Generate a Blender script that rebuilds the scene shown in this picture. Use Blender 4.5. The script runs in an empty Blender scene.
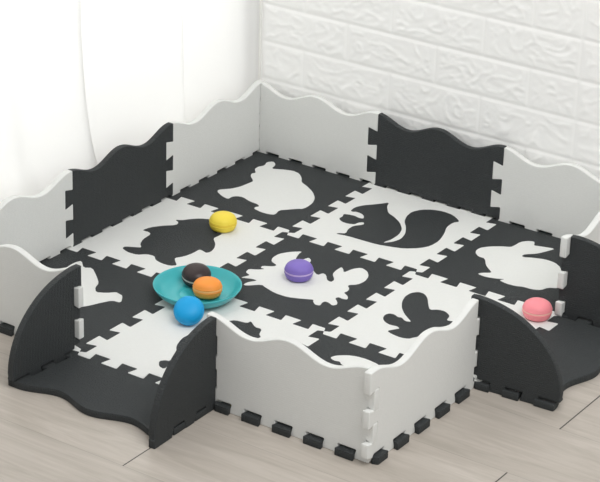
import bpy, math, random
import numpy as np
from mathutils import Vector, Matrix, noise

# ------------------------------------------------------------------ camera, world, light, exposure
sc = bpy.context.scene
C = sc.collection
CAM_POS = Vector((2.480757973, -3.549259773, 1.755622052))
CAM_ROT = (1.143896983, -0.027894457, 0.600512197)
FPX = 2186.68
cam = bpy.data.objects.new('camera', bpy.data.cameras.new('camera'))
C.objects.link(cam)
cam.location = CAM_POS
cam.rotation_euler = CAM_ROT
cam.data.sensor_fit = 'HORIZONTAL'
cam.data.sensor_width = 36
cam.data.lens = FPX / 600 * 36
cam.data.clip_end = 50
sc.camera = cam

w = bpy.data.worlds.new('room_daylight'); sc.world = w
w.use_nodes = True
w.node_tree.nodes['Background'].inputs[0].default_value = (0.985, 0.995, 1.0, 1)
w.node_tree.nodes['Background'].inputs[1].default_value = 0.54

def area(name, loc, target, size, energy, col=(1, 1, 1), sy=None):
    l = bpy.data.lights.new(name, 'AREA')
    l.size = size
    if sy: l.shape = 'RECTANGLE'; l.size_y = sy
    l.energy = energy; l.color = col
    o = bpy.data.objects.new(name, l); C.objects.link(o)
    o.location = loc
    o.rotation_euler = (Vector(target) - Vector(loc)).to_track_quat('-Z', 'Y').to_euler()
    return o
area('window_daylight', (-0.9, -0.35, 1.2), (0, -0.33, 0.5), 1.7, 84, (1.0, 1.0, 1.0), 2.2)
area('ceiling_light', (2.1, -1.5, 2.7), (0.5, -0.4, 0), 1.8, 57, (1.0, 0.99, 0.975))

sc.view_settings.view_transform = 'Standard'
sc.view_settings.look = 'None'
sc.view_settings.gamma = 1
sc.view_settings.use_curve_mapping = False
sc.view_settings.exposure = 0.0

# ------------------------------------------------------------------ materials
def srgb(r, g, b):
    f = lambda c: (c / 255) / 12.92 if c / 255 <= 0.04045 else ((c / 255 + 0.055) / 1.055) ** 2.4
    return (f(r), f(g), f(b), 1)

def mat(name, col, rough=0.6, spec=0.5):
    m = bpy.data.materials.new(name); m.use_nodes = True
    b = m.node_tree.nodes['Principled BSDF']
    b.inputs['Base Color'].default_value = col
    b.inputs['Roughness'].default_value = rough
    b.inputs['Specular IOR Level'].default_value = spec
    return m, m.node_tree, b

def foam(name, col, rough, bump, spec=0.4):
    m, nt, b = mat(name, col, rough, spec)
    tc = nt.nodes.new('ShaderNodeTexCoord')
    n1 = nt.nodes.new('ShaderNodeTexNoise'); n1.inputs['Scale'].default_value = 500
    n1.inputs['Detail'].default_value = 2
    v = nt.nodes.new('ShaderNodeTexVoronoi'); v.inputs['Scale'].default_value = 260
    v.inputs['Randomness'].default_value = 0.3
    add = nt.nodes.new('ShaderNodeMath'); add.operation = 'ADD'
    nt.links.new(tc.outputs['Object'], n1.inputs['Vector'])
    nt.links.new(tc.outputs['Object'], v.inputs['Vector'])
    nt.links.new(n1.outputs['Fac'], add.inputs[0]); nt.links.new(v.outputs['Distance'], add.inputs[1])
    bp = nt.nodes.new('ShaderNodeBump'); bp.inputs['Strength'].default_value = bump
    bp.inputs['Distance'].default_value = 0.0018
    nt.links.new(add.outputs[0], bp.inputs['Height'])
    nt.links.new(bp.outputs[0], b.inputs['Normal'])
    # very slight speckle of the foam itself
    n2 = nt.nodes.new('ShaderNodeTexNoise'); n2.inputs['Scale'].default_value = 220
    mix = nt.nodes.new('ShaderNodeMix'); mix.data_type = 'RGBA'
    mix.inputs['A'].default_value = tuple(c * 0.975 for c in col[:3]) + (1,)
    mix.inputs['B'].default_value = tuple(min(1, c * 1.025) for c in col[:3]) + (1,)
    nt.links.new(tc.outputs['Object'], n2.inputs['Vector'])
    nt.links.new(n2.outputs['Fac'], mix.inputs['Factor'])
    nt.links.new(mix.outputs['Result'], b.inputs['Base Color'])
    return m

WHITE = foam('white_foam', srgb(223, 224, 221), 0.75, 0.2)
DARK = foam('charcoal_foam', srgb(57, 60, 61), 0.62, 1.0, 0.25)

def mat_floor():
    m, nt, b = mat('grey_oak_laminate', srgb(190, 184, 174), 0.42, 0.4)
    tc = nt.nodes.new('ShaderNodeTexCoord')
    sep = nt.nodes.new('ShaderNodeSeparateXYZ'); nt.links.new(tc.outputs['Object'], sep.inputs[0])
    def math_(op, a, b_=None, c=None):
        n = nt.nodes.new('ShaderNodeMath'); n.operation = op
        for i, x in enumerate((a, b_, c)):
            if x is None: continue
            if isinstance(x, (int, float)): n.inputs[i].default_value = x
            else: nt.links.new(x, n.inputs[i])
        return n.outputs[0]
    # planks run along x, 0.18 wide, seams at y = -0.673 - 0.18 k ; end joints at x = 0.59 / 1.092
    yy = math_('DIVIDE', math_('ADD', sep.outputs['Y'], 0.668), 0.176)
    row = math_('FLOOR', yy)
    fy = math_('SUBTRACT', yy, row)
    par = math_('SUBTRACT', row, math_('MULTIPLY', 2.0, math_('FLOOR', math_('DIVIDE', row, 2.0))))   # 0/1
    xx = math_('SUBTRACT', math_('SUBTRACT', sep.outputs['X'], 1.088), math_('MULTIPLY', par, -0.500))
    xd = math_('DIVIDE', xx, 1.0)
    col_ = math_('FLOOR', xd)
    fx = math_('SUBTRACT', xd, col_)
    ey = math_('MULTIPLY', math_('MINIMUM', fy, math_('SUBTRACT', 1.0, fy)), 0.176)
    ex = math_('MULTIPLY', math_('MINIMUM', fx, math_('SUBTRACT', 1.0, fx)), 1.0)
    jx = math_('LESS_THAN', ex, 0.0012)
    jy = math_('MULTIPLY', math_('LESS_THAN', ey, 0.0007), 0.22)
    joint = math_('MAXIMUM', jx, jy)
    # per plank offset
    pid = math_('ADD', math_('MULTIPLY', row, 3.71), math_('MULTIPLY', col_, 7.13))
    comb = nt.nodes.new('ShaderNodeCombineXYZ')
    nt.links.new(math_('ADD', sep.outputs['X'], pid), comb.inputs[0])
    nt.links.new(math_('MULTIPLY', sep.outputs['Y'], 6.5), comb.inputs[1])
    nt.links.new(pid, comb.inputs[2])
    g1 = nt.nodes.new('ShaderNodeTexNoise'); g1.inputs['Scale'].default_value = 3.2; g1.inputs['Detail'].default_value = 6
    g1.inputs['Roughness'].default_value = 0.62; g1.inputs['Distortion'].default_value = 1.3
    nt.links.new(comb.outputs[0], g1.inputs['Vector'])
    comb2 = nt.nodes.new('ShaderNodeCombineXYZ')
    nt.links.new(math_('MULTIPLY', math_('ADD', sep.outputs['X'], pid), 4.0), comb2.inputs[0])
    nt.links.new(math_('MULTIPLY', sep.outputs['Y'], 110.0), comb2.inputs[1])
    g2 = nt.nodes.new('ShaderNodeTexNoise'); g2.inputs['Scale'].default_value = 1.6; g2.inputs['Detail'].default_value = 4
    nt.links.new(comb2.outputs[0], g2.inputs['Vector'])
    gm = math_('ADD', math_('MULTIPLY', g1.outputs['Fac'], 0.72), math_('MULTIPLY', g2.outputs['Fac'], 0.28))
    ramp = nt.nodes.new('ShaderNodeValToRGB')
    ramp.color_ramp.elements[0].position = 0.36; ramp.color_ramp.elements[0].color = srgb(168, 160, 150)
    ramp.color_ramp.elements[1].position = 0.66; ramp.color_ramp.elements[1].color = srgb(190, 182, 173)
    nt.links.new(gm, ramp.inputs[0])
    wn = nt.nodes.new('ShaderNodeTexWhiteNoise'); wn.noise_dimensions = '1D'
    nt.links.new(pid, wn.inputs['W'])
    hsv = nt.nodes.new('ShaderNodeHueSaturation')
    nt.links.new(math_('ADD', 0.95, math_('MULTIPLY', wn.outputs['Value'], 0.09)), hsv.inputs['Value'])
    nt.links.new(ramp.outputs[0], hsv.inputs['Color'])
    mix = nt.nodes.new('ShaderNodeMix'); mix.data_type = 'RGBA'
    nt.links.new(joint, mix.inputs['Factor'])
    nt.links.new(hsv.outputs[0], mix.inputs['A'])
    mix.inputs['B'].default_value = srgb(58, 54, 50)
    nt.links.new(mix.outputs['Result'], b.inputs['Base Color'])
    bp = nt.nodes.new('ShaderNodeBump'); bp.inputs['Strength'].default_value = 0.12; bp.inputs['Distance'].default_value = 0.002
    nt.links.new(gm, bp.inputs['Height']); nt.links.new(bp.outputs[0], b.inputs['Normal'])
    return m

def mat_wall():
    m, nt, b = mat('white_embossed_wall_panel', srgb(250, 250, 248), 0.5, 0.4)
    tc = nt.nodes.new('ShaderNodeTexCoord')
    n = nt.nodes.new('ShaderNodeTexNoise'); n.inputs['Scale'].default_value = 160; n.inputs['Detail'].default_value = 3
    nt.links.new(tc.outputs['Object'], n.inputs['Vector'])
    bp = nt.nodes.new('ShaderNodeBump'); bp.inputs['Strength'].default_value = 0.2; bp.inputs['Distance'].default_value = 0.001
    nt.links.new(n.outputs['Fac'], bp.inputs['Height']); nt.links.new(bp.outputs[0], b.inputs['Normal'])
    return m

def mat_curtain():
    m = bpy.data.materials.new('sheer_white_voile'); m.use_nodes = True
    nt = m.node_tree; nt.nodes.clear()
    out = nt.nodes.new('ShaderNodeOutputMaterial')
    d = nt.nodes.new('ShaderNodeBsdfDiffuse'); d.inputs[0].default_value = (0.86, 0.86, 0.85, 1)
    t = nt.nodes.new('ShaderNodeBsdfTranslucent'); t.inputs[0].default_value = (0.88, 0.88, 0.87, 1)
    mx = nt.nodes.new('ShaderNodeMixShader'); mx.inputs[0].default_value = 0.5
    nt.links.new(d.outputs[0], mx.inputs[1]); nt.links.new(t.outputs[0], mx.inputs[2])
    tc = nt.nodes.new('ShaderNodeTexCoord')
    wv = nt.nodes.new('ShaderNodeTexNoise'); wv.inputs['Scale'].default_value = 90; wv.inputs['Detail'].default_value = 2
    mp = nt.nodes.new('ShaderNodeMapping'); mp.inputs['Scale'].default_value = (1, 3, 0.25)
    nt.links.new(tc.outputs['Object'], mp.inputs[0]); nt.links.new(mp.outputs[0], wv.inputs['Vector'])
    bp = nt.nodes.new('ShaderNodeBump'); bp.inputs['Strength'].default_value = 0.12; bp.inputs['Distance'].default_value = 0.001
    nt.links.new(wv.outputs['Fac'], bp.inputs['Height'])
    nt.links.new(bp.outputs[0], d.inputs['Normal'])
    nt.links.new(mx.outputs[0], out.inputs[0])
    return m

def mat_glass():
    m = bpy.data.materials.new('window_glass'); m.use_nodes = True
    nt = m.node_tree; nt.nodes.clear()
    out = nt.nodes.new('ShaderNodeOutputMaterial')
    t = nt.nodes.new('ShaderNodeBsdfTransparent'); g = nt.nodes.new('ShaderNodeBsdfGlossy'); g.inputs['Roughness'].default_value = 0.02
    mx = nt.nodes.new('ShaderNodeMixShader'); mx.inputs[0].default_value = 0.07
    nt.links.new(t.outputs[0], mx.inputs[1]); nt.links.new(g.outputs[0], mx.inputs[2]); nt.links.new(mx.outputs[0], out.inputs[0])
    return m

# ------------------------------------------------------------------ helpers
def link(name, me, m, parent=None, loc=None):
    o = bpy.data.objects.new(name, me); C.objects.link(o)
    if m is not None: me.materials.append(m)
    if parent is not None: o.parent = parent
    if loc is not None: o.location = loc
    return o

def tag(o, label, cat, group=None):
    o['label'] = label; o['category'] = cat
    if group: o['group'] = group
    return o

def struct(o):
    o['kind'] = 'structure'; return o

def box_mesh(name, boxes):
    vs, fs = [], []
    for (x0, y0, z0, x1, y1, z1) in boxes:
        b = len(vs)
        vs += [(x0, y0, z0), (x1, y0, z0), (x1, y1, z0), (x0, y1, z0), (x0, y0, z1), (x1, y0, z1), (x1, y1, z1), (x0, y1, z1)]
        fs += [tuple(b + i for i in f) for f in ((0, 3, 2, 1), (4, 5, 6, 7), (0, 1, 5, 4), (1, 2, 6, 5), (2, 3, 7, 6), (3, 0, 4, 7))]
    me = bpy.data.meshes.new(name); me.from_pydata(vs, [], fs); me.update()
    return me

def area2(p):
    return 0.5 * sum(p[i - 1][0] * p[i][1] - p[i][0] * p[i - 1][1] for i in range(len(p)))

def fillet(pts, r, seg=3):
    out = []; n = len(pts)
    for i in range(n):
        a, b, c = Vector(pts[i - 1]), Vector(pts[i]), Vector(pts[(i + 1) % n])
        d1, d2 = (a - b), (c - b)
        l1, l2 = d1.length, d2.length
        if l1 < 1e-6 or l2 < 1e-6: continue
        if d1.normalized().dot(d2.normalized()) < -0.97:
            out.append(tuple(b)); continue
        p = b + d1 / l1 * min(r, l1 * .45); q = b + d2 / l2 * min(r, l2 * .45)
        for k in range(seg + 1):
            t = k / seg
            out.append(tuple(p * (1 - t) ** 2 + b * 2 * t * (1 - t) + q * t * t))
    return out

def slab(name, loops, thick, bevel=0.0009):
    """solid foam sheet, outline loops[0] with holes loops[1:], centred on local z = 0"""
    cu = bpy.data.curves.new(name, 'CURVE')
    cu.dimensions = '2D'; cu.fill_mode = 'BOTH'
    cu.bevel_depth = bevel; cu.bevel_resolution = 1
    cu.extrude = thick / 2 - bevel
    for k, lp in enumerate(loops):
        a = area2(lp)
        lp = list(lp)
        if (k == 0) != (a > 0): lp.reverse()
        s = cu.splines.new('POLY'); s.points.add(len(lp) - 1)
        for i, q in enumerate(lp): s.points[i].co = (q[0], q[1], 0, 1)
        s.use_cyclic_u = True
    cu.offset = -bevel
    o = bpy.data.objects.new(name, cu); C.objects.link(o)
    dg = bpy.context.evaluated_depsgraph_get(); dg.update()
    me = bpy.data.meshes.new_from_object(o.evaluated_get(dg))
    bpy.data.objects.remove(o); bpy.data.curves.remove(cu)
    me.name = name
    me.materials.clear()
    return me

# ------------------------------------------------------------------ measures of the play mat
T = 0.013
XS = [0, .2983, .5918, .9003]    # seams between the tile rows, metres
YS = [0, .3165, .6288, .9534]
A, S_ = 0.011, 0.0026            # half tooth depth, dovetail flare
H = 0.1570                       # fence top above the mat surface
WT = H + T - A                   # fence top above its lower tooth midline

def edge(p0, p1, n=5, up=A):
    """toothed line from p0 to p1 (p1 excluded), first tooth bulging to the right"""
    p0, p1 = Vector(p0), Vector(p1)
    d = (p1 - p0); L = d.length; d /= L; r = Vector((d.y, -d.x)); p = L / n
    q = [(0, 0), (.0045, A)]
    for k in range(n):
        if k: q.append((k * p - S_, A))
        q += [(k * p + p / 2 + S_, A), (k * p + p / 2 - S_, -up)]
        q.append((L - .0045, -up) if k == n - 1 else ((k + 1) * p + S_, -up))
    return [tuple(p0 + d * s + r * v) for s, v in q]

Z4 = (.028, .060, .088, .122)
def side(ta, tb):
    """toothed upright end, list of (offset, height): -ta within the heights Z4, +tb elsewhere"""
    a, b, c, d = Z4; s = S_
    return [(tb, .0045), (tb, a + s), (-ta, a - s), (-ta, b + s), (tb, b - s), (tb, c + s), (-ta, c - s), (-ta, d + s), (tb, d - s)]

def wave(L, lo, hi, n=48, sh=0.0):
    pts = []
    for i in range(n + 1):
        u = lo + (hi - lo) * i / n
        ph = min(max((u - sh) / L, 0), 1)
        pts.append((u, WT - .0106 * (1 - math.cos(4 * math.pi * ph))))
    return pts

def fence_outline(L, flat=False, lt=A, rt=A, jl=0, jr=0):
    bottom = edge((0, 0), (L, 0), 5, A if flat else .0062)
    right = [(L, 0)] + [(L + x, y) for x, y in side(A + jr, rt - jr)]
    left = [(x, y) for x, y in side(lt + jl, A - jl)]
    top = wave(L, A - jl, L + rt - jr, 48, .012 if jr < -.001 and not flat else 0)
    core = bottom + right + [(L + rt - jr, top[-1][1])]
    pts = fillet(core + [(top[0])] + list(reversed(left)), .0022)
    # insert the wavy top between the two top corners
    iR = min(range(len(pts)), key=lambda i: (Vector(pts[i]) - Vector(top[-1])).length)
    iL = min(range(len(pts)), key=lambda i: (Vector(pts[i]) - Vector(top[0])).length)
    out = []
    i0 = max(i for i in range(len(pts)) if (Vector(pts[i]) - Vector(top[-1])).length < .0030)
    i1 = min(i for i in range(len(pts)) if (Vector(pts[i]) - Vector(top[0])).length < .0030)
    return pts[:i0 + 1] + [q for q in reversed(top) if A - jl + .004 < q[0] < L + rt - jr - .004] + pts[i1:]

def place(o, origin, ex, ey, ez):
    m = Matrix.Identity(4)
    for i, v in enumerate((ex, ey, ez)):
        for j in range(3): m[j][i] = v[j]
    m.translation = Vector(origin)
    o.matrix_world = m
    return o

# ------------------------------------------------------------------ setting: floor, walls, window
fl = link('floor', box_mesh('floor', [(-1.0, -2.6, -T - .02, 3.2, 0.12, -T)]), mat_floor()); struct(fl)

def brick_wall():
    X0, X1, Z0, Z1, st = -0.012, 1.80, -T, 0.98, 0.0034
    YW = 0.021
    nx, nz = int((X1 - X0) / st), int((Z1 - Z0) / st)
    xs = np.linspace(X0, X1, nx + 1); zs = np.linspace(Z0, Z1, nz + 1)
    BH, BW, ZL = 0.0823, 0.2117, 0.154
    verts = []
    for z in zs:
        k = math.floor((z - ZL) / BH)
        ez = min(z - ZL - k * BH, ZL + (k + 1) * BH - z)
        for x in xs:
            pnl = math.floor((x + .01) / .741)
            px = x + .01 - pnl * .741
            off = BW / 2 if k % 2 == 0 else 0.0
            t = (px - off) / BW; j = math.floor(t)
            lo = max(j * BW + off, 0); hi = min((j + 1) * BW + off, .741)
            ex = min(px - lo, hi - px)
            e = min(ex, ez)
            f = min(max((e - .0014) / .0030, 0), 1); f = f * f * (3 - 2 * f)
            seed = j * 5.3 + k * 11.7 + pnl * 3.1
            v = Vector((x * 21, seed, z * 36))
            wv = noise.noise_vector(v * .55) * 1.6
            n1 = noise.noise(v + wv)
            n2 = noise.noise(Vector((x * 80, seed, z * 95)) + wv * 1.5)
            ridge = max(0.0, 1 - abs(n1) * 6.0) ** 1.5
            flat = min(max((e - .006) / .008, 0), 1)
            h = .0015 * f + f * flat * (.0015 * ridge + .0009 * n2)
            verts.append((x, YW - h + .0022, z))
    W = nx + 1
    faces = [(a * W + b, a * W + b + 1, (a + 1) * W + b + 1, (a + 1) * W + b) for a in range(nz) for b in range(nx)]
    b0 = len(verts)
    verts += [(X0, .12, Z0), (X1, .12, Z0), (X1, .12, Z1), (X0, .12, Z1)]
    faces.append((b0 + 1, b0, b0 + 3, b0 + 2))
    faces.append((0, nz * W, b0 + 3, b0)); faces.append((nx, b0 + 1, b0 + 2, nz * W + nx))
    faces.append((nz * W, nz * W + nx, b0 + 2, b0 + 3))
    me = bpy.data.meshes.new('wall_back'); me.from_pydata(verts, [], faces); me.update()
    me.polygons.foreach_set('use_smooth', [True] * (len(faces) - 4) + [False] * 4)
    return struct(link('wall_back', me, mat_wall()))
brick_wall()

plaster, _, _ = mat('white_painted_plaster', srgb(236, 235, 231), 0.7)
# side wall beyond the curtain: a sill strip, lintel and two piers around one wide window
wl = link('wall_left', box_mesh('wall_left', [(-.34, -2.6, -T, -.24, -2.2, 2.5), (-.34, .10, -T, -.24, .12, 2.5),
    (-.34, -2.2, -T, -.24, .10, .12), (-.34, -2.2, 2.3, -.24, .10, 2.5)]), plaster); struct(wl)
fr, _, _ = mat('white_window_frame', srgb(240, 240, 238), 0.4)
win = link('window_1', box_mesh('window_1', [(-.31, -2.2, .12, -.27, -2.15, 2.3), (-.31, .06, .12, -.27, .10, 2.3),
    (-.31, -2.15, .12, -.27, .06, .17), (-.31, -2.15, 2.25, -.27, .06, 2.3), (-.31, -1.135, .17, -.27, -1.085, 2.25)]), fr); struct(win)
link('window_glass', box_mesh('window_glass', [(-.293, -2.15, .17, -.287, -1.135, 2.25), (-.293, -1.085, .17, -.287, .06, 2.25)]), mat_glass(), win)
# narrow corner bead where the brick panels end at the curtain
bead = link('trim_1', box_mesh('trim_1', [(-.016, .018, -T, -.012, .12, .98)]), plaster); struct(bead)

def curtain():
    # path of the cloth seen from above, with two folds lapping over themselves
    P = [(-.110, -2.30), (-.070, -2.18), (-.105, -2.05), (-.065, -1.93), (-.105, -1.80), (-.068, -1.68), (-.104, -1.55), (-.070, -1.42),
         (-.100, -1.30), (-.066, -1.18), (-.098, -1.05), (-.070, -.93), (-.090, -.82), (-.086, -.76), (-.068, -.715), (-.074, -.66), (-.058, -.60), (-.046, -.535), (-.050, -.508), (-.066, -.512),
         (-.080, -.49), (-.082, -.42), (-.070, -.33), (-.056, -.26), (-.049, -.214), (-.053, -.198), (-.064, -.200), (-.074, -.18),
         (-.071, -.12), (-.066, -.06), (-.060, -.015), (-.052, .013), (-.036, .024), (-.018, .030)]
    pts = []
    for i in range(len(P) - 1):
        p = [Vector(P[max(i - 1, 0)]), Vector(P[i]), Vector(P[i + 1]), Vector(P[min(i + 2, len(P) - 1)])]
        for k in range(6):
            t = k / 6
            pts.append(.5 * ((2 * p[1]) + (p[2] - p[0]) * t + (2 * p[0] - 5 * p[1] + 4 * p[2] - p[3]) * t * t + (3 * p[1] - p[0] - 3 * p[2] + p[3]) * t ** 3))
    pts.append(Vector(P[-1]))
    rows = 40; vs = []; fs = []
    top = 2.4
    for r in range(rows + 1):
        z = -T + .004 + (top + T - .004) * (r / rows) ** 1.8
        sway = .085 * math.exp(-z / .13) - .016 * min(z / .4, 1)
        for q in pts:
            fr_ = min(1.0, max(0.0, (-.03 - q.y) / .45))
            amp = 1 + .10 * math.sin(z * 9 + q.y * 7)
            vs.append((-.072 + (q.x + .072) * amp, q.y + sway * fr_, z))
    W = len(pts)
    for r in range(rows):
        for c in range(W - 1):
            fs.append((r * W + c, r * W + c + 1, (r + 1) * W + c + 1, (r + 1) * W + c))
    me = bpy.data.meshes.new('curtain'); me.from_pydata(vs, [], fs); me.update()
    me.polygons.foreach_set('use_smooth', [True] * len(fs))
    o = link('sheer_curtain', me, mat_curtain())
    so = o.modifiers.new('cloth_thickness', 'SOLIDIFY'); so.thickness = .0008
    tag(o, 'white sheer floor-length curtain with soft folds, glowing with daylight behind the left fences', 'curtain')
curtain()

# ------------------------------------------------------------------ animal outlines on the mat
Rm = cam.rotation_euler.to_matrix()
def on_mat(u, v):
    """where the line of sight of photograph pixel (u, v) meets the mat surface z = 0 (measuring aid)"""
    d = Rm @ Vector(((u - 300) / FPX, -(v - 241) / FPX, -1))
    t = -CAM_POS.z / d.z
    return (CAM_POS.x + d.x * t, CAM_POS.y + d.y * t)

def chaikin(p, n=1):
    for _ in range(n):
        q = []
        for i in range(len(p)):
            a, b = p[i], p[(i + 1) % len(p)]
            q += [(a[0] * .8 + b[0] * .2, a[1] * .8 + b[1] * .2), (a[0] * .2 + b[0] * .8, a[1] * .2 + b[1] * .8)]
        p = q
    return p

SHAPES = {
 (0, 0): (205, 155, 5.0, [(60,182),(70,172),(130,168),(175,158),(215,142),(243,130),(228,105),(232,92),(255,88),(248,70),(265,58),(298,52),(308,35),(340,32),(352,42),(350,52),(332,68),(390,72),(440,78),(472,92),(484,115),(482,135),(510,155),(540,185),(550,215),(538,240),(510,260),(484,270),(470,268),(420,272),(370,276),(350,298),(320,296),(280,285),(245,268),(250,260),(272,256),(262,245),(225,232),(190,210),(160,205),(135,208),(115,220),(85,205)]),
 (0, 1): (100, 205, 4.286, [(95,185),(105,177),(150,180),(178,182),(172,165),(185,145),(218,125),(210,115),(180,108),(215,95),(270,88),(325,86),(338,75),(322,62),(350,65),(385,60),(430,57),(480,62),(490,90),(500,118),(525,122),(508,132),(485,142),(495,165),(490,185),(475,200),(455,205),(440,195),(425,190),(400,205),(360,220),(320,226),(322,240),(330,258),(300,260),(265,250),(238,235),(234,218),(200,210),(160,213),(120,202)]),
 (1, 0): (335, 190, 4.615, [(72,95),(90,80),(130,70),(180,66),(215,62),(250,57),(240,75),(245,105),(275,125),(300,150),(310,180),(295,205),(260,228),(225,240),(228,243),(270,238),(305,225),(325,200),(328,170),(320,145),(330,120),(355,100),(400,90),(450,90),(500,98),(545,115),(577,145),(545,150),(515,170),(505,200),(480,235),(440,258),(390,268),(320,270),(260,262),(190,250),(120,230),(60,212),(5,202),(15,198),(50,200),(60,180),(85,165),(130,160),(135,152),(128,148),(108,150),(90,158),(60,155),(30,145),(18,130),(35,122),(40,110),(60,112),(90,118),(110,128),(130,132),(135,122),(125,110),(100,100),(80,100)]),
 (2, 0): (470, 235, 6.0, [(32,105),(40,88),(65,75),(120,68),(190,67),(245,72),(270,60),(300,42),(340,35),(385,38),(388,50),(382,62),(440,70),(512,82),(470,95),(400,112),(330,115),(312,122),(318,132),(380,136),(450,145),(510,165),(545,195),(550,240),(545,290),(530,320),(470,315),(425,330),(370,325),(320,310),(270,305),(215,290),(175,270),(212,264),(150,260),(90,250),(45,232),(70,226),(132,226),(115,205),(95,180),(90,140),(50,128)]),
 (1, 1): (230, 240, 4.0, [(42,150),(60,145),(80,140),(62,128),(75,115),(110,118),(140,116),(122,110),(130,103),(175,105),(188,100),(165,85),(170,70),(195,55),(240,47),(290,45),(275,55),(262,75),(270,82),(300,75),(315,70),(325,80),(318,92),(335,125),(350,140),(372,132),(385,140),(388,160),(405,168),(418,158),(410,135),(425,120),(445,108),(453,115),(455,130),(490,115),(525,110),(550,125),(555,145),(540,165),(510,178),(470,180),(478,195),(470,205),(455,210),(472,225),(470,238),(450,235),(435,228),(420,232),(430,248),(428,258),(410,262),(395,250),(380,245),(368,250),(360,262),(340,258),(332,245),(335,238),(290,235),(230,228),(180,212),(140,188),(128,178),(65,182),(52,178),(70,168),(110,162),(90,155)]),
 (2, 1): (375, 285, 6.667, [(80,305),(130,295),(165,290),(150,275),(100,265),(65,245),(52,220),(65,198),(95,188),(130,195),(155,215),(178,215),(200,240),(243,245),(220,220),(195,190),(178,150),(180,110),(200,75),(240,52),(290,45),(330,58),(350,85),(355,130),(365,165),(420,163),(470,175),(500,205),(475,235),(528,242),(490,268),(440,280),(390,278),(345,295),(310,325),(285,345),(255,350),(225,358),(170,350),(110,325)]),
 (0, 2): (70, 255, 3.567, [(0,35),(20,25),(42,20),(48,45),(80,45),(95,75),(103,100),(90,115),(92,132),(130,135),(165,132),(175,138),(188,145),(182,170),(150,162),(110,170),(70,180),(40,185),(0,198),(-60,200),(-110,170),(-150,160),(-170,130),(-130,110),(-150,85),(-100,70),(-40,90),(-20,50)]),
 (1, 2): (0, 0, 1.0, [(159,361),(159,366),(164,369),(170,364),(173,368),(185,380),(205,386),(222,380),(240,365),(254,350),(250,342),(258,338),(261,337),(259,334),(262,329),(255,327),(251,321),(247,323),(235,320),(228,321),(213,324),(200,330),(190,334),(182,338),(176,346),(177,353),(170,361),(165,360)]),
 (2, 2): (0, 0, 1.0, [(330,357.5),(335,355.5),(347,355),(357,356.3),(366.7,359),(378,364),(392,374),(388,392),(372,404),(350,408),(322,403),(308,390),(314,378),(330,372),(345,366),(341,364),(340,361.5),(334,360.5)]),
}
NAMES = {
 (0, 0): ('charcoal foam mat tile with white duck-like cutout, in the far corner of the mat', 'white animal cutout piece'),
 (1, 0): ('white foam mat tile with a dark squirrel cutout, in front of the dark back fence', 'dark squirrel cutout piece'),
 (2, 0): ('charcoal foam mat tile with a white rabbit cutout, behind the pink macaron', 'white rabbit cutout piece'),
 (0, 1): ('white foam mat tile with a dark turtle cutout, carrying the yellow macaron', 'dark turtle cutout piece'),
 (1, 1): ('charcoal foam mat tile in the middle with a white crab cutout under the purple macaron', 'white crab cutout piece'),
 (2, 1): ('white foam mat tile with dark rounded bird cutout, right of the crab tile', 'dark bird cutout piece'),
 (0, 2): ('charcoal foam mat tile with a partly hidden white cutout, left of the teal plate', 'white animal cutout piece'),
 (1, 2): ('white foam mat tile with mostly hidden dark cutout, below the blue macaron', 'dark animal cutout piece'),
 (2, 2): ('charcoal foam mat tile with white cutout, in the near corner behind the front fences', 'white animal cutout piece'),
}
for (i, j), (ox, oy, s_, pts) in SHAPES.items():
    x0, x1, y1, y0 = XS[i], XS[i + 1], -YS[j], -YS[j + 1]
    outline = edge((x0, y0), (x1, y0)) + edge((x1, y0), (x1, y1)) + edge((x1, y1), (x0, y1)) + edge((x0, y1), (x0, y0))
    outline = fillet(outline, .0026)
    org = ((x0 + x1) / 2, (y0 + y1) / 2)
    loc = lambda q: (q[0] - org[0], q[1] - org[1])
    hole = chaikin([on_mat(ox + q[0] / s_, oy + q[1] / s_) for q in pts])
    lim = lambda v, a, b: min(max(v, a + .017), b - .017)
    hole = [(lim(q[0], x0, x1), lim(q[1], y0, y1)) for q in hole]
    hole = [loc(q) for q in hole]
    dark = (i + j) % 2 == 0
    tile = link('play_mat_tile', slab('play_mat_tile', [[loc(q) for q in outline], hole], T, .0005), DARK if dark else WHITE, None, (org[0], org[1], -T / 2))
    tag(tile, NAMES[(i, j)][0], 'mat tile', 'foam tiles of the play mat')
    inlay = link('animal_inlay', slab('animal_inlay', [hole], T, .0004), WHITE if dark else DARK, tile)
    inlay['label'] = NAMES[(i, j)][1]

# ------------------------------------------------------------------ fences, ramps, fins
UP = Vector((0, 0, 1))
DIRS = {'back': Vector((0, 1, 0)), 'left': Vector((-1, 0, 0)), 'front': Vector((0, -1, 0)), 'right': Vector((1, 0, 0))}
def run(sd, k):
    """left end (seen from inside the mat) and length of the k-th place along a side"""
    if sd == 'back': return (XS[k], 0), XS[k + 1] - XS[k]
    if sd == 'front': return (XS[k + 1], -YS[3]), XS[k + 1] - XS[k]
    if sd == 'left': return (0, -YS[k + 1]), YS[k + 1] - YS[k]
    return (XS[3], -YS[k]), YS[k + 1] - YS[k]
def fence(sd, k, dark, label, lt=A, rt=A):
    o_ = DIRS[sd]; r = o_.cross(UP); start, L = run(sd, k)
    jl, jr = {('back', 0): (0, .0055), ('back', 1): (.0055, .0055), ('back', 2): (.0055, 0), ('left', 0): (.0055, 0), ('left', 1): (.0055, .0055),
              ('left', 2): (0, .0055), ('front', 0): (-.009, 0), ('front', 2): (0, -.009), ('right', 2): (.006, 0), ('right', 0): (0, .010)}[(sd, k)]
    me = slab('fence_panel', [fence_outline(L, False, lt, rt, jl, jr)], T, .0016)
    f = link('fence_panel', me, DARK if dark else WHITE)
    place(f, Vector((start[0], start[1], -T + A)) + o_ * -.0045, r, UP, -o_)
    return tag(f, label, 'fence panel', 'wavy foam fence panels around the mat')
fence('back', 0, False, 'white wavy foam fence panel against the brick wall, nearest the far corner', lt=.002)
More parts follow.
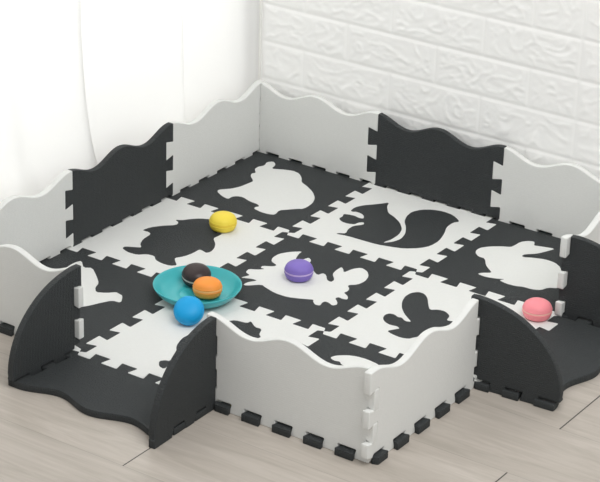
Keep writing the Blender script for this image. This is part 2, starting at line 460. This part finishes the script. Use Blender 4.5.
fence('back', 1, True, 'dark wavy foam fence panel against the brick wall behind the squirrel tile')
fence('back', 2, False, 'white wavy foam fence panel against the brick wall, right of the dark one')
fence('left', 0, False, 'white wavy foam fence panel along the curtain, nearest the far corner', rt=.002)
fence('left', 1, True, 'dark wavy foam fence panel along the curtain beside the turtle tile')
fence('left', 2, False, 'white wavy foam fence panel along the curtain at the left edge of the photo')
fence('front', 0, False, 'white wavy foam fence panel at lower left, ending at the left dark curved fin')
fence('front', 2, False, 'large shaded white wavy foam fence panel in the front centre with five dark tabs below', lt=.0025)
fence('right', 2, False, 'bright white wavy foam fence panel right of the front corner, before the dark bird tile', rt=.0155)
fence('right', 0, False, 'white wavy foam fence panel at the right edge beyond the rabbit tile', rt=.0145)

def ramp(sd, k, label, k0=0.0, k1=0.0, jl=0, jr=0):
    o_ = DIRS[sd]; r = o_.cross(UP); start, L = run(sd, k)
    f = link('entrance_platform', slab('entrance_platform', [[(x + y * (k0 + k1 * x / L), y * (.95 if y > .05 else 1)) for x, y in fence_outline(L, True, A, A, jl, jr)]], T, .0016), DARK)
    place(f, Vector((start[0], start[1], -T / 2)), r, o_, UP)
    return tag(f, label, 'mat platform', 'flat entrance pieces with wavy outer edge')
ramp('front', 1, 'charcoal foam entrance piece lying flat at lower left between two curved fins', -.01, .08, -.009, -.009)
ramp('right', 1, 'charcoal foam entrance piece lying flat at right beside the pink macaron', -.05, -.02, .010, .006)

def fin(sd, pos, three, off, label, splay=0.0):
    """quarter round panel standing on the platform end; local x = distance from the fence line, y = height"""
    o_ = DIRS[sd]; RQ = .1600 if three else .172; B = .0062; Q = .003
    r = o_.cross(UP)
    o_ = (o_ + r * splay).normalized(); r = o_.cross(UP)
    a, b, c, d = Z4; s = S_
    sg = 1 if three else -1
    # bottom: teeth down where the platform end is recessed, slots over its teeth
    if three:   # slots over 0..a, b..c, d..end
        bot = [(.004, B), (a + s, B), (a - s, -A), (b + s, -A), (b - s, B), (c + s, B), (c - s, -A), (d + s, -A), (d - s, B), (RQ, B)]
        ver = [(-.016, WT), (-.016, d - s), (Q, d + s), (Q, c - s), (-A, c + s), (-A, b - s), (Q, b + s), (Q, a - s), (-A, a + s), (-A, .013), (.004, .013)]
    else:
        bot = [(.006, -A), (a - s, -A), (a + s, B), (b - s, B), (b + s, -A), (c - s, -A), (c + s, B), (d - s, B), (d + s, -A), (RQ, -A)]
        ver = [(Q, WT), (Q, d - s), (-A, d + s), (-A, c - s), (Q, c + s), (Q, b - s), (-A, b + s), (-A, a - s), (Q, a + s), (Q, .002), (.006, 0)]
    ye = B + .004 if three else .004
    x0 = ver[0][0]
    arc = []
    for k in range(1, 30):
        t = k / 30 * math.pi / 2
        arc.append((x0 + (RQ - x0) * math.sin(t) ** .97, ye + (WT - ye) * math.cos(t) ** .97))
    core = fillet(bot + [(RQ, ye)] + [(x0, WT)] + ver[1:], .0015)
    # splice the arc between the end of the bottom and the top corner
    i0 = max(i for i, q in enumerate(core) if (Vector(q) - Vector((RQ, ye))).length < .002)
    i1 = min(i for i, q in enumerate(core) if (Vector(q) - Vector((x0, WT))).length < .002)
    pts = core[:i0 + 1] + list(reversed(arc)) + core[i1:]
    f = link('curved_fin', slab('curved_fin', [pts], T, .0014), DARK)
    place(f, Vector((pos[0], pos[1], -T + A)) + r * off, o_, UP, o_.cross(UP))
    return tag(f, label, 'fence fin', 'quarter-round foam fins beside the entrances')
fin('front', (XS[1], -YS[3]), True, .0135, 'dark quarter-round foam fin at the far left with white tabs along its upright edge', .03)
fin('front', (XS[2], -YS[3]), False, .0045, 'dark quarter-round foam fin left of the front white fence, below the blue macaron', -.02)
fin('right', (XS[3], -YS[2]), True, -.007, 'dark quarter-round foam fin between the front right white fence and the right entrance piece', -.07)
fin('right', (XS[3], -YS[1]), False, -.0145, 'dark quarter-round foam fin at the right edge behind the pink macaron, with white tabs', -.06)

# ------------------------------------------------------------------ plate and macarons
def lathe(name, prof, seg=64, lump=0.0, seed=0):
    vs, fs = [], []
    rings = []
    for (r, z) in prof:
        if r < 1e-6:
            rings.append([len(vs)]); vs.append((0, 0, z))
        else:
            ring = []
            for k in range(seg):
                t = 2 * math.pi * k / seg
                n = lump * noise.noise(Vector((math.cos(t) * 9, math.sin(t) * 9, z * 900 + seed)))
                ring.append(len(vs)); vs.append(((r + n) * math.cos(t), (r + n) * math.sin(t), z))
            rings.append(ring)
    for a, b in zip(rings, rings[1:]):
        for k in range(seg):
            k2 = (k + 1) % seg
            if len(a) == 1 and len(b) == 1: continue
            if len(a) == 1: fs.append((a[0], b[k2], b[k]))
            elif len(b) == 1: fs.append((a[k], a[k2], b[0]))
            else: fs.append((a[k], a[k2], b[k2], b[k]))
    me = bpy.data.meshes.new(name); me.from_pydata(vs, [], fs); me.update()
    me.polygons.foreach_set('use_smooth', [True] * len(fs))
    return me

teal, _, _ = mat('teal_glazed_ceramic', srgb(60, 178, 184), 0.28, 0.5)
prof = [(0, .0028), (.036, .0028), (.0385, .0022), (.040, .0002), (.043, 0), (.046, .0012), (.058, .0040), (.066, .0075), (.0725, .0125), (.0785, .0205), (.0812, .0250),
        (.0815, .0262), (.0809, .0270), (.0797, .0268), (.0770, .0236), (.071, .0165), (.064, .0103), (.056, .0070), (.046, .0058), (.034, .0056), (.0325, .0050), (.031, .0056), (0, .0058)]
plate_org = Vector((.3310, -.6565, .0004))
pl = link('plate', lathe('plate', prof, 96), teal, None, plate_org)
tag(pl, 'shallow round teal plate on the play mat holding the brown and orange macarons', 'plate')

top_prof = [(0, .0345), (.008, .0342), (.014, .0332), (.019, .0311), (.0228, .0282), (.0252, .0248), (.0261, .0222), (.0263, .0208), (.0270, .0203), (.0273, .0192), (.0268, .0183), (.0250, .0178), (0, .0178)]
bot_prof = [(0, .0148), (.0250, .0148), (.0268, .0144), (.0273, .0134), (.0270, .0122), (.0264, .0116), (.0262, .0100), (.0254, .0070), (.0232, .0032), (.0198, .0008), (.016, 0), (0, 0)]
fil_prof = [(0, .0186), (.0250, .0185), (.0266, .0177), (.0272, .0163), (.0266, .0149), (.0250, .0141), (0, .0140)]
def macaron(col, fill, loc, label, tilt=(0, 0, 0), rough=.5):
    m1, nt, b = mat('macaron_shell', srgb(*col), rough, .4)
    tc = nt.nodes.new('ShaderNodeTexCoord'); n = nt.nodes.new('ShaderNodeTexNoise'); n.inputs['Scale'].default_value = 350
    bp = nt.nodes.new('ShaderNodeBump'); bp.inputs['Strength'].default_value = .15; bp.inputs['Distance'].default_value = .001
    nt.links.new(tc.outputs['Object'], n.inputs['Vector']); nt.links.new(n.outputs['Fac'], bp.inputs['Height']); nt.links.new(bp.outputs[0], b.inputs['Normal'])
    m2, _, _ = mat('macaron_filling', srgb(*fill), .55, .3)
    e = bpy.data.objects.new('macaron', None); C.objects.link(e); e.empty_display_size = .02
    e.location = loc; e.rotation_euler = tilt
    link('top_shell', lathe('top_shell', top_prof, 64, .0004, 1), m1, e)
    f = link('filling', lathe('filling', fil_prof, 64, .0003, 5), m2, e)
    f['label'] = 'thin paler filling line'
    link('bottom_shell', lathe('bottom_shell', bot_prof, 64, .0004, 9), m1, e)
    return tag(e, label, 'macaron', 'toy macarons')
macaron((240, 216, 74), (236, 206, 70), (.189, -.3835, .0004), 'yellow toy macaron on the turtle tile')
macaron((52, 40, 40), (214, 196, 186), (.3035, -.6230, .0093), 'dark brown toy macaron lying in the teal plate', Vector((.11, -.14, 1)).to_track_quat('Z', 'Y').to_euler(), .35)
macaron((250, 152, 62), (252, 190, 120), (.3520, -.6540, .0077), 'orange toy macaron lying in the teal plate', Vector((-.05, .07, 1)).to_track_quat('Z', 'Y').to_euler())
macaron((128, 108, 190), (196, 176, 222), (.433, -.477, .0004), 'purple toy macaron on the white crab cutout')
macaron((247, 146, 154), (252, 196, 184), (.868, -.348, .0004), 'pink toy macaron at the edge of the mat by the right fin')
# the blue one leans on the plate rim, its round face turned up to the camera
n_ = Vector((.48 * .80, -.877 * .80, 1.0)).normalized()
q = n_.to_track_quat('Z', 'Y')
cen = Vector((.3830, -.7514, .0256))
macaron((8, 160, 222), (96, 190, 236), cen - n_ * .0168, 'blue toy macaron leaning against the front rim of the teal plate', q.to_euler())
